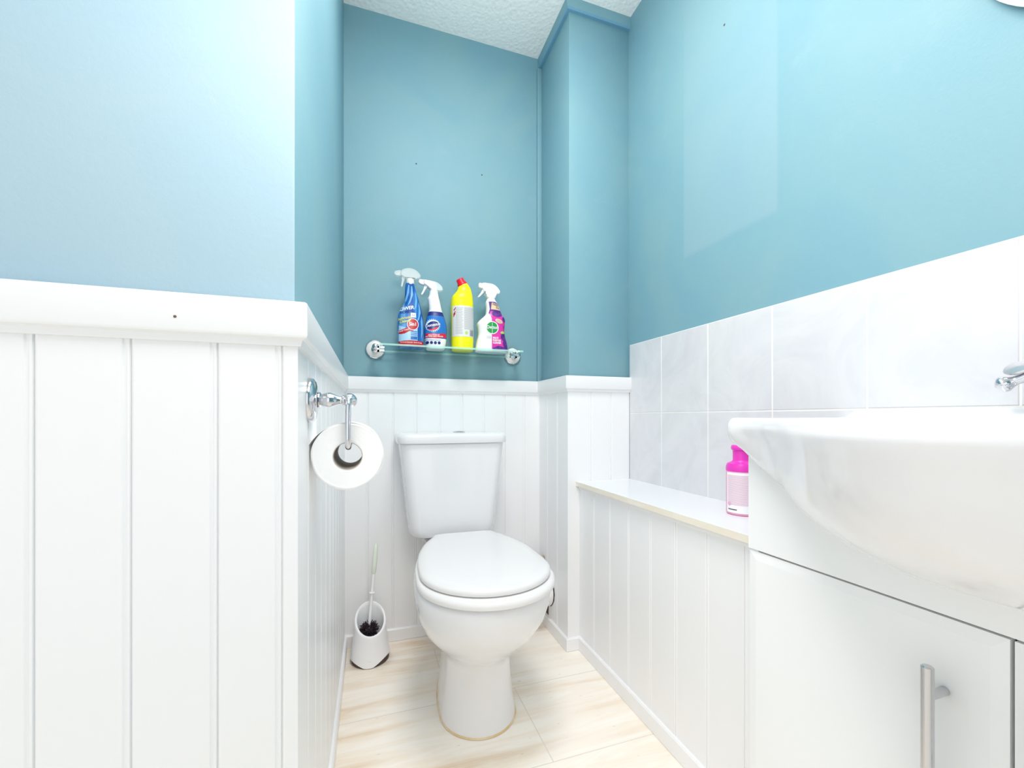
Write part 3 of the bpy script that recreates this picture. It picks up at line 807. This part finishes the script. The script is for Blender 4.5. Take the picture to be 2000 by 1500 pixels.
make('sleeve', *extr(B, [(826, 548), (838, 549.3), (848, 551.2), (848, 558), (846.5, 566), (838.5, 566), (837.5, 560), (826, 557.5)], .0128, .003, False), M['white_plastic'], hd, smooth=40)
make('nozzle', *extr(B, [(815.7, 550), (818, 547.4), (826.2, 548), (826.2, 558), (820, 557), (816, 554.5)], .009, .003, False), M['white_plastic'], hd, smooth=40)
make('trigger', *extr(B, [(828, 557), (834, 559), (829, 566), (825.5, 573), (822, 577.5), (820.5, 576), (824, 569), (826.5, 562)], .006, .002), M['white_plastic'], hd, smooth=40)

# --- yellow bleach bottle ------------------------------------------------------
YBt = 1.540
B = Bottle(.3190, 903.3, 684.5, .00192, .00190, YBt, ZS, .03, 2.3)
yb = empty('bleach_bottle', (.3190, YBt, ZS), 'yellow angled-neck bleach bottle with a red cap and white back label on the glass shelf', 'bottle', 'cleaning bottles on the glass shelf')
V, F = B.body([(684.5, 883, 924, .034), (660, 882, 924.7, .036), (630, 881.5, 924.7, .036), (600, 881.3, 924.5, .036), (588, 881.6, 924.2, .035), (580, 883, 923.4, .033), (574, 887, 922.4, .029), (568, 892, 921.4, .023), (562, 894.5, 919.6, .020), (557, 895.5, 917, .0175)], 1)
body = make('body', V, F, M['yellow'], yb, smooth=50)
ca = Vector((-.46, 0, .89)).normalized()
nx, nz = B.P(906.0, 559.5); nk = Vector((nx, YBt, nz))
make('neck', *lathe([(.0205, -.010), (.0205, .0), (.0195, .006), (.018, .010)], nk, ca, 28), M['yellow'], yb, smooth=50)
cp = nk + ca * .008
make('cap', *lathe([(.0185, 0), (.0188, .002), (.0175, .009), (.0148, .012), (.0142, .024), (.0125, .026), (.0, .0262)], cp, ca, 30), M['brightred'], yb, smooth=40)
lb = B.decal('label', [rect(882.6, 599.5, 924.0, 658.5)], M['offwhite'], yb, .0006)
lines = []
for i in range(22):
    y = 603.5 + 2.35 * i; lines.append(rect(887.5, y, 901.2 - (i * 37 % 5) * .6, y + .75))
for i in range(22):
    y = 602.5 + 1.95 * i; lines.append(rect(903.0, y, 923.0 - (i * 53 % 4) * .4, y + .7))
B.decal('small_print', lines, M['greyprint'], lb, .0010)
B.decal('hazard_mark', [[(884.0, 608), (887.0, 603), (888.0, 604), (885.2, 609.5)], [(883.4, 616), (886.5, 610), (887.6, 611), (884.5, 617.5)], [(883.5, 619.5), (886.5, 613.5), (887.4, 614.5), (884.5, 621)]], M['red'], lb, .0013)
B.decal('leaf_mark', [disc(907.4, 651, 2.6, 12, 1.25)], M['lime'], lb, .0012)
B.decal('barcode', [rect(914.5 + 1.0 * i, 645, 914.5 + 1.0 * i + .55, 656.6) for i in range(8)], M['bargrey'], lb, .0012)

# --- purple and white bottle ---------------------------------------------------
YBt = 1.540
B = Bottle(.4320, 961, 686.5, .00201, .00194, YBt, ZS, .03, 2.6)
pb = empty('spray_bottle', (.4320, YBt, ZS), 'white spray bottle with a round green logo, at the right end of the glass shelf', 'spray bottle', 'cleaning bottles on the glass shelf')
OUT = [(686.5, 929, 993, .028), (678, 929.5, 992, .029), (665, 932, 989.5, .029), (652, 934.8, 986, .028), (640, 934, 985, .029), (632, 932.6, 985.6, .029), (626, 936, 986.6, .028), (619, 943, 985.5, .026), (613, 948.5, 981, .023), (606, 950, 978, .0205), (598, 949.8, 975, .019), (590, 949, 971.5, .0175), (585, 950.5, 968.5, .015), (582, 951.5, 967, .014)]
V, F = B.body(OUT, 1)
body = make('body', V, F, M['white_plastic'], pb, smooth=50)
B.decal('upper_label', [[(953, 588), (966, 588.5), (971.5, 592), (975, 600), (979.5, 611), (984, 617), (952.5, 612), (955, 603)]], M['purple'], body, .0005)
B.decal('flower_label', [[(956, 607), (979, 610), (985.4, 618.5), (985, 630), (984.5, 640), (986.5, 655), (989.5, 668), (991, 684), (957.5, 684), (957.5, 622), (954, 613)]], M['magenta'], body, .0006)
B.decal('berries', [disc(968, 612.5, 10.5, 24, .55), disc(982, 622, 4.2, 16, 1.3), disc(984.5, 637, 3.4, 16, 1.4), disc(981, 656, 6.2, 20, 1.25), disc(985, 669, 6.0, 20, 1.3)] + [[(959, 679), (970, 674), (980, 676), (990, 672), (991, 684), (957.5, 684)]], M['purple'], body, .0009)
B.decal('leaf', [[(973.5, 648.2), (978, 645), (984, 645.5), (983, 649.5), (977, 650.5)]], M['lime'], body, .0012)
B.decal('peach_label', [[(958.6, 590), (971.8, 592.5), (976, 604.5), (957, 603.5)]], M['peach'], body, .0008)
B.text('size_text', '1L', 969.3, 599.6, 7.5, M['navytext'], body, off=.0013, bold=.03)
B.text('offer_text', 'FRESH', 965.8, 594.2, 5.2, M['navytext'], body, off=.0013, bold=.02, rot=-.12, sx=.85)
B.decal('note_oval', [oval(971.5, 626.5, 7.8, 4.0, .28)], M['peach'], body, .0012)
B.text('note_text', ['LIVING', 'COLOURS'], 971.5, 625.2, 2.8, M['greyprint'], body, off=.0017, rot=-.22)
B.decal('logo_rim', [disc(958, 640, 12.4)], M['white'], body, .0014)
B.decal('logo', [disc(958, 640, 10.8)], M['green'], body, .0018)
B.decal('logo_cross', [rect(957.7, 630.2, 958.4, 651)], M['white'], body, .0021)
B.text('logo_text', 'Dettol', 957.6, 639.6, 8.4, M['white'], body, off=.0025, bold=.02, sx=.98)
B.text('product_text', ['MULTI', 'PURPOSE', 'CLEANER'], 959.2, 659.4, 5.1, M['white'], body, off=.0013, bold=.035, align='LEFT', sx=.78)
B.text('small_print', ['kills 99.9%', 'of bacteria', 'and viruses'], 956.0, 656.6, 2.1, M['greyprint'], body, off=.0009, align='RIGHT')
V, F = lathe([(.0150, -.004), (.0155, .0), (.0150, .010), (.0135, .020)], (B.P(959.5, 582)[0], YBt, B.P(959.5, 582)[1]), (0, 0, 1), 28)
make('collar', V, F, M['white_plastic'], pb, smooth=40)
hd = make('trigger_head', *extr(B, [(941.5, 553), (952, 552.6), (962, 553.5), (969, 557.5), (974.5, 564), (976, 569.5), (972, 571.5), (967.2, 571), (966.8, 580), (951.5, 580), (949.5, 572), (946, 566.5), (941.5, 563.5)], .0125, .004), M['white_plastic'], pb, smooth=40)
make('nozzle', *extr(B, [(935.2, 554), (937, 552.6), (942, 553), (942, 563), (937, 562.4), (935, 560)], .010, .003, False), M['white_plastic'], hd, smooth=40)
make('trigger', *extr(B, [(943, 563), (948, 565), (944, 571), (938.5, 577.5), (935, 580.5), (933.6, 579.4), (938, 573), (941.5, 567.5)], .006, .002), M['white_plastic'], hd, smooth=40)

# ------------------------------------------------------------------ pink air freshener on the ledge
AX, AY, AR = .830, .772, .0335
af = empty('air_freshener', (AX, AY, LZ), 'hot pink aerosol bottle on the white ledge, half hidden by the basin cabinet', 'air freshener')
make('can', *lathe([(.030, 0), (.0325, .002), (AR, .005), (AR, .102), (.0325, .1045)], (AX, AY, LZ), (0, 0, 1), 44), M['pinkpale'], af, smooth=40)
sh = lathe([(.0338, .1015), (.0342, .104), (.0338, .112), (.031, .119), (.0235, .1225), (.0200, .1255), (.0194, .128), (.0194, .149), (.0225, .1515), (.0228, .154)], (AX, AY, LZ), (0, 0, 1), 44)
make('cap', *sh, M['pink'], af, smooth=40)
# slanted dome on top of the cap
rings = []
for k, (r, zl) in enumerate(((.0228, .0), (.0232, .3), (.0222, .75), (.0195, 1.0), (.012, 1.06), (.001, 1.08))):
    ring = []
    for i in range(44):
        a = 2 * PI * i / 44; x, y = r * math.cos(a), r * math.sin(a)
        ring.append((AX + x, AY + y, LZ + .1535 + zl * (.0065 - .22 * (x * .8 - y * .6) * .6 + 0.0)))
    rings.append(ring)
make('nozzle_button', *loft(rings), M['pink'], af, smooth=50)
# wrap-round label
vdir = math.atan2(-AY, -AX)
def wrap(name, a0, a1, z0, z1, mt, parent, off):
    rings = []
    n = max(2, int(abs(a1 - a0) / .08))
    V, F = [], []
    for i in range(n + 1):
        a = a0 + (a1 - a0) * i / n
        for z in (z0, z1): V.append((AX + (AR + off) * math.cos(a), AY + (AR + off) * math.sin(a), LZ + z))
    for i in range(n): F.append([2 * i, 2 * i + 2, 2 * i + 3, 2 * i + 1])
    return make(name, V, F, mt, parent, smooth=40)
lb = wrap('label', vdir - 1.12, vdir + 1.2, .006, .099, M['white'], af, .0005)
for k in range(26):
    z = .092 - .0027 * k
    wrap('print_line', vdir - 1.0, vdir + .9 - .05 * (k * 7 % 5), z, z + .0011, M['pinktext'], lb, .0009)
wrap('print_line', vdir - .95, vdir - .30, .0125, .0148, M['navytext'], lb, .0009)
V, F = lathe([(.0046, 0), (.0046, .0004)], (AX + (AR + .0008) * math.cos(vdir - .85), AY + (AR + .0008) * math.sin(vdir - .85), LZ + .026), (math.cos(vdir - .85), math.sin(vdir - .85), 0), 16)
make('round_mark', V, F, M['pinktext'], lb)

# ------------------------------------------------------------------ vanity cabinet
CXF = .630                     # front plane
CY0, CY1 = -.112, .572
vc = empty('vanity_cabinet', (.77, .23, 0), 'white gloss basin cabinet with a bar handle under the basin', 'cabinet')
V, F = [], []
addbox(CXF + .004, XR - .002, CY1 - .016, CY1, .0, .745)
addbox(CXF + .004, XR - .002, CY0, CY0 + .016, .0, .745)
addbox(CXF + .004, XR - .002, CY0 + .016, CY1 - .016, .10, .116)
addbox(XR - .018, XR - .002, CY0 + .016, CY1 - .016, .116, .60)
make('carcass', V, F, M['cabinet'], vc)
box('plinth', CXF + .045, CXF + .06, CY0 + .016, CY1 - .016, .001, .10, M['cabinet'], vc)
CB = .230                       # basin centre line
def zc(y):                      # line where the bowl meets the cabinet front
    t = min(1.0, abs(y - CB) / .342)
    tab = [(0, .63965), (.035, .6397), (.147, .6404), (.280, .6444), (.441, .6533), (.554, .6647), (.639, .678), (.731, .7029), (.887, .7313), (1.0, .7627)]
    return interp(tab, t)[0]
# fascia with a curved cut-out
n = 60; top_ = []; 
ring_f = [(CXF, CY1, .594), (CXF, CY0, .594)] + [(CXF, CY0 + (CY1 - CY0) * i / n, min(zc(CY0 + (CY1 - CY0) * i / n) + .001, .768)) for i in range(n + 1)]
V, F = [], []
for i in range(n + 1):
    y = CY0 + (CY1 - CY0) * i / n; z = min(zc(y) - .0020, .766)
    V += [(CXF, y, .594), (CXF, y, z), (CXF + .016, y, z), (CXF + .016, y, .594)]
V, F = loft([V[i * 4:i * 4 + 4] for i in range(n + 1)])
make('fascia', V, F, M['cabinet'], vc)
def door(y0, y1, z0, z1):
    # slab with a wide shallow bevel round the face; brown edge at the top
    x = CXF; b = .014; V = []
    for (xx, d) in ((x + .018, 0), (x + .0022, 0), (x, b)):
        V += [(xx, y0 + d, z0 + d), (xx, y1 - d, z0 + d), (xx, y1 - d, z1 - d), (xx, y0 + d, z1 - d)]
    F = [[3, 2, 1, 0]]
    for q in (0, 4):
        for i in range(4):
            j = (i + 1) % 4; F.append([q + i, q + j, q + 4 + j, q + 4 + i])
    F.append([8, 9, 10, 11])
    return make('door', V, F, M['cabinet'], vc)
d1 = door(.2525, CY1 - .001, .103, .5905)
d2 = door(CY0 + .001, .2490, .103, .5905)
box('door_gap', CXF + .0125, CXF + .017, .2400, CY1 - .0165, .585, .5985, M['gap'], vc)
box('door_gap', CXF + .0125, CXF + .017, .2435, .2535, .11, .59, M['gap'], vc)
hx, hy = .598, .304
def handle(door_, hy):
    h = make('handle', *lathe([(.0045, 0), (.006, .0015), (.006, .1985), (.0045, .20)], (hx, hy, .341), (0, 0, 1), 28), M['satin_steel'], door_, smooth=40)
    for z in (.506, .378):
        make('handle_post', *lathe([(.0048, 0), (.0048, CXF - hx)], (hx, hy, z), (1, 0, 0), 20), M['satin_steel'], door_, smooth=40)

handle(d1, hy); handle(d2, .193)

# ------------------------------------------------------------------ basin
bs = empty('basin', (.75, CB, .77), 'white semi-recessed ceramic basin bowing out over the cabinet', 'basin')
BH = .370; ZR = .8222
def xfront(y):
    t = min(1.0, abs(y - CB) / .355)
    x = .598 - .198 * (.5 + .5 * math.cos(PI * t)) ** .95
    e = BH - abs(y - CB)
    if e < .022: x += .022 - math.sqrt(max(0, .022 ** 2 - (.022 - e) ** 2))
    return x
XBK = XR - .002
def topz(x, y, xf):
    u = (y - CB) / .285; xc = (xf + .815) / 2; v = (x - xc) / max(.03, (.815 - xf) / 2 - .022)
    q = u * u + v * v
    z = ZR
    if q < 1: z -= .125 * (1 - q) ** .55
    # raised tap deck at the back
    e = (.338 - abs(y - CB)) / .022
    d = max(0, min(1, (x - .845) / .02)) * max(0, min(1, e))
    return z + .0150 * (d * d * (3 - 2 * d))
def column(y):
    xf = xfront(y); pts = []
    nt = 26
    for i in range(nt + 1):
        x = XBK + (xf + .016 - XBK) * i / nt
        pts.append((x, y, topz(x, y, xf)))
    r = .015
    for i in range(1, 8):
        a = PI / 2 * i / 7
        pts.append((xf + .016 - .016 * math.sin(a), y, ZR - r + r * math.cos(a)))
    zb = zc(y) if abs(y - CB) < .342 else .7627 + (.774 - .7627) * min(1, (abs(y - CB) - .342) / .02)
    z0 = ZR - .021
    xe = CXF + .002
    e = BH - abs(y - CB)
    zb = min(zb, z0 - .004)
    for i in range(0, 15):
        a = PI / 2 * i / 14
        # bowl side, full at the rim and tucking back to the cabinet
        lip = min(.011, max(0, (xe - xf) * .25)) * max(0, min(1, (.345 - abs(y - CB)) / .10)) * (1 - math.exp(-i * 1.1))
        x = xe - (xe - xf - lip) * math.cos(a) ** .9
        if i == 0: x = xf
        z = z0 - (z0 - zb) * math.sin(a) ** 1.05
        pts.append((x, y, z))
    # hidden underside inside the cabinet
    for i in range(1, 9):
        t = i / 8
        dip = 0.0 if abs(y - CB) > .342 else 0
        zz = max(zb + .012 * t, zb) if abs(y - CB) < .330 else zb
        pts.append((xe + (XBK - xe) * t, y, zz + (.03 * t if abs(y - CB) < .330 else 0)))
    return pts
ys = []
for i in range(57):
    t = -1 + 2 * i / 56
    ys.append(CB + BH * math.copysign(1 - (1 - abs(t)) ** 1.25, t))
ys = [CB - BH + .0003] + ys[1:-1] + [CB + BH - .0003]
cols = [column(y) for y in ys]
V, F = loft(cols)
make('bowl', V, F, M['ceramic'], bs, smooth=55)
make('waste', *lathe([(.022, 0), (.022, .003), (.012, .004), (.0, .002)], (.62, CB, ZR - .126), (0, 0, 1), 24), M['chrome'], bs, smooth=40)

# tap on the deck: pillar with a lever
tp = empty('tap', (.862, .285, .838), 'chrome lever tap on the back of the basin at the photo edge', 'tap')
make('tap_body', *lathe([(.024, 0), (.024, .004), (.018, .008), (.016, .025), (.018, .034), (.015, .042), (.012, .048), (.0, .049)], (.862, .285, .8376), (0, 0, 1), 28), M['chrome'], tp, smooth=40)
make('spout', *tube(smoothpath([(.852, .285, .858), (.83, .28, .868), (.80, .275, .868), (.782, .272, .856), (.778, .271, .848)], 6), [.0115] * 20 + [.0095] * 5, 18), M['chrome'], tp, smooth=50)
lev = make('lever', *tube(smoothpath([(.858, .290, .893), (.852, .310, .886), (.847, .326, .877), (.844, .336, .872), (.841, .3445, .868), (.8398, .3505, .8655)], 6),
     [.0085 - .0020 * (i / 15) for i in range(16)] + [.0066, .0072, .0080, .0090, .0100, .0108, .0112, .0112, .0108, .0098, .0080, .0062, .0040, .0020, .0004], 22), M['chrome'], tp, smooth=60)
make('index_disc', *lathe([(.0, -.0022), (.0135, -.002), (.0148, 0), (.0135, .002), (.0, .003)], (.846, .330, .891), (-.62, .10, .76), 28), M['satin_steel'], tp, smooth=40)

# ------------------------------------------------------------------ round mirror on the right wall
mc = (XR - .012, .184, 1.571); MR = .222
mr = empty('round_mirror', (XR - .012, .184, 1.571 - MR), 'round mirror, bevel reflection painted in white, on the teal wall above the basin', 'mirror')
make('mirror_glass', *lathe([(MR - .011, .0), (MR - .011, .0042), (.0, .0042)], mc, (-1, 0, 0), 96, True), M['mirror'], mr, smooth=30)
make('bevel_edge', *lathe([(MR - .011, .0045), (MR - .001, .0022), (MR, .0015), (MR, -.002), (MR - .011, -.002), (MR - .011, .0045)], mc, (-1, 0, 0), 96, False), M['mirror_edge'], mr, smooth=30)
make('backing', *lathe([(MR - .03, -.0021), (MR - .03, -.0135)], mc, (-1, 0, 0), 48), M['white_plastic'], mr, smooth=30)

# ------------------------------------------------------------------ light
def area(name, loc, rot, size, power, col=(1, 1, 1), size_y=None, shape='DISK'):
    l = bpy.data.lights.new(name, 'AREA'); l.shape = shape; l.size = size; l.energy = power; l.color = col
    if size_y: l.size_y = size_y
    o = bpy.data.objects.new(name, l); COL.objects.link(o); o.location = loc; o.rotation_euler = rot
    return o
def point_fill(name, loc, power, rad, col):
    l = bpy.data.lights.new(name, 'POINT'); l.energy = power; l.shadow_soft_size = rad; l.color = col
    o = bpy.data.objects.new(name, l); COL.objects.link(o); o.location = loc
area('ceiling_lamp', (.22, .66, ZC - .05), (0, 0, 0), .46, 10.5, (1, .955, .93))
point_fill('room_fill', (.16, .30, 1.44), 10.5, .17, (1, .965, .95))  # added fill light floating in mid-room, no fitting there
point_fill('recess_fill', (.34, .95, 1.97), 2.7, .13, (1, .94, .90))  # added fill light to brighten the recess and its ceiling
w = bpy.data.worlds.new('daylight'); SC.world = w; w.use_nodes = True
w.node_tree.nodes['Background'].inputs[0].default_value = (.985, .99, 1, 1); w.node_tree.nodes['Background'].inputs[1].default_value = 1.0

# ------------------------------------------------------------------ camera
cam = bpy.data.cameras.new('camera'); co = bpy.data.objects.new('camera', cam); COL.objects.link(co)
co.location = (0, 0, .8227); co.rotation_euler = (PI / 2, 0, -.321803)
cam.sensor_fit = 'HORIZONTAL'; cam.sensor_width = 36; cam.lens = 822.2356 / 2000 * 36; cam.shift_y = 65.13 / 2000
cam.clip_start = .01
SC.camera = co
SC.view_settings.view_transform = 'Standard'; SC.view_settings.look = 'None'
SC.view_settings.exposure = 0.41; SC.view_settings.gamma = 1; SC.view_settings.use_curve_mapping = False
try:
    SC.cycles.use_denoising = True
    SC.cycles.max_bounces = 12; SC.cycles.diffuse_bounces = 10; SC.cycles.transmission_bounces = 8
    SC.cycles.caustics_refractive = False; SC.cycles.caustics_reflective = False
except Exception:
    pass
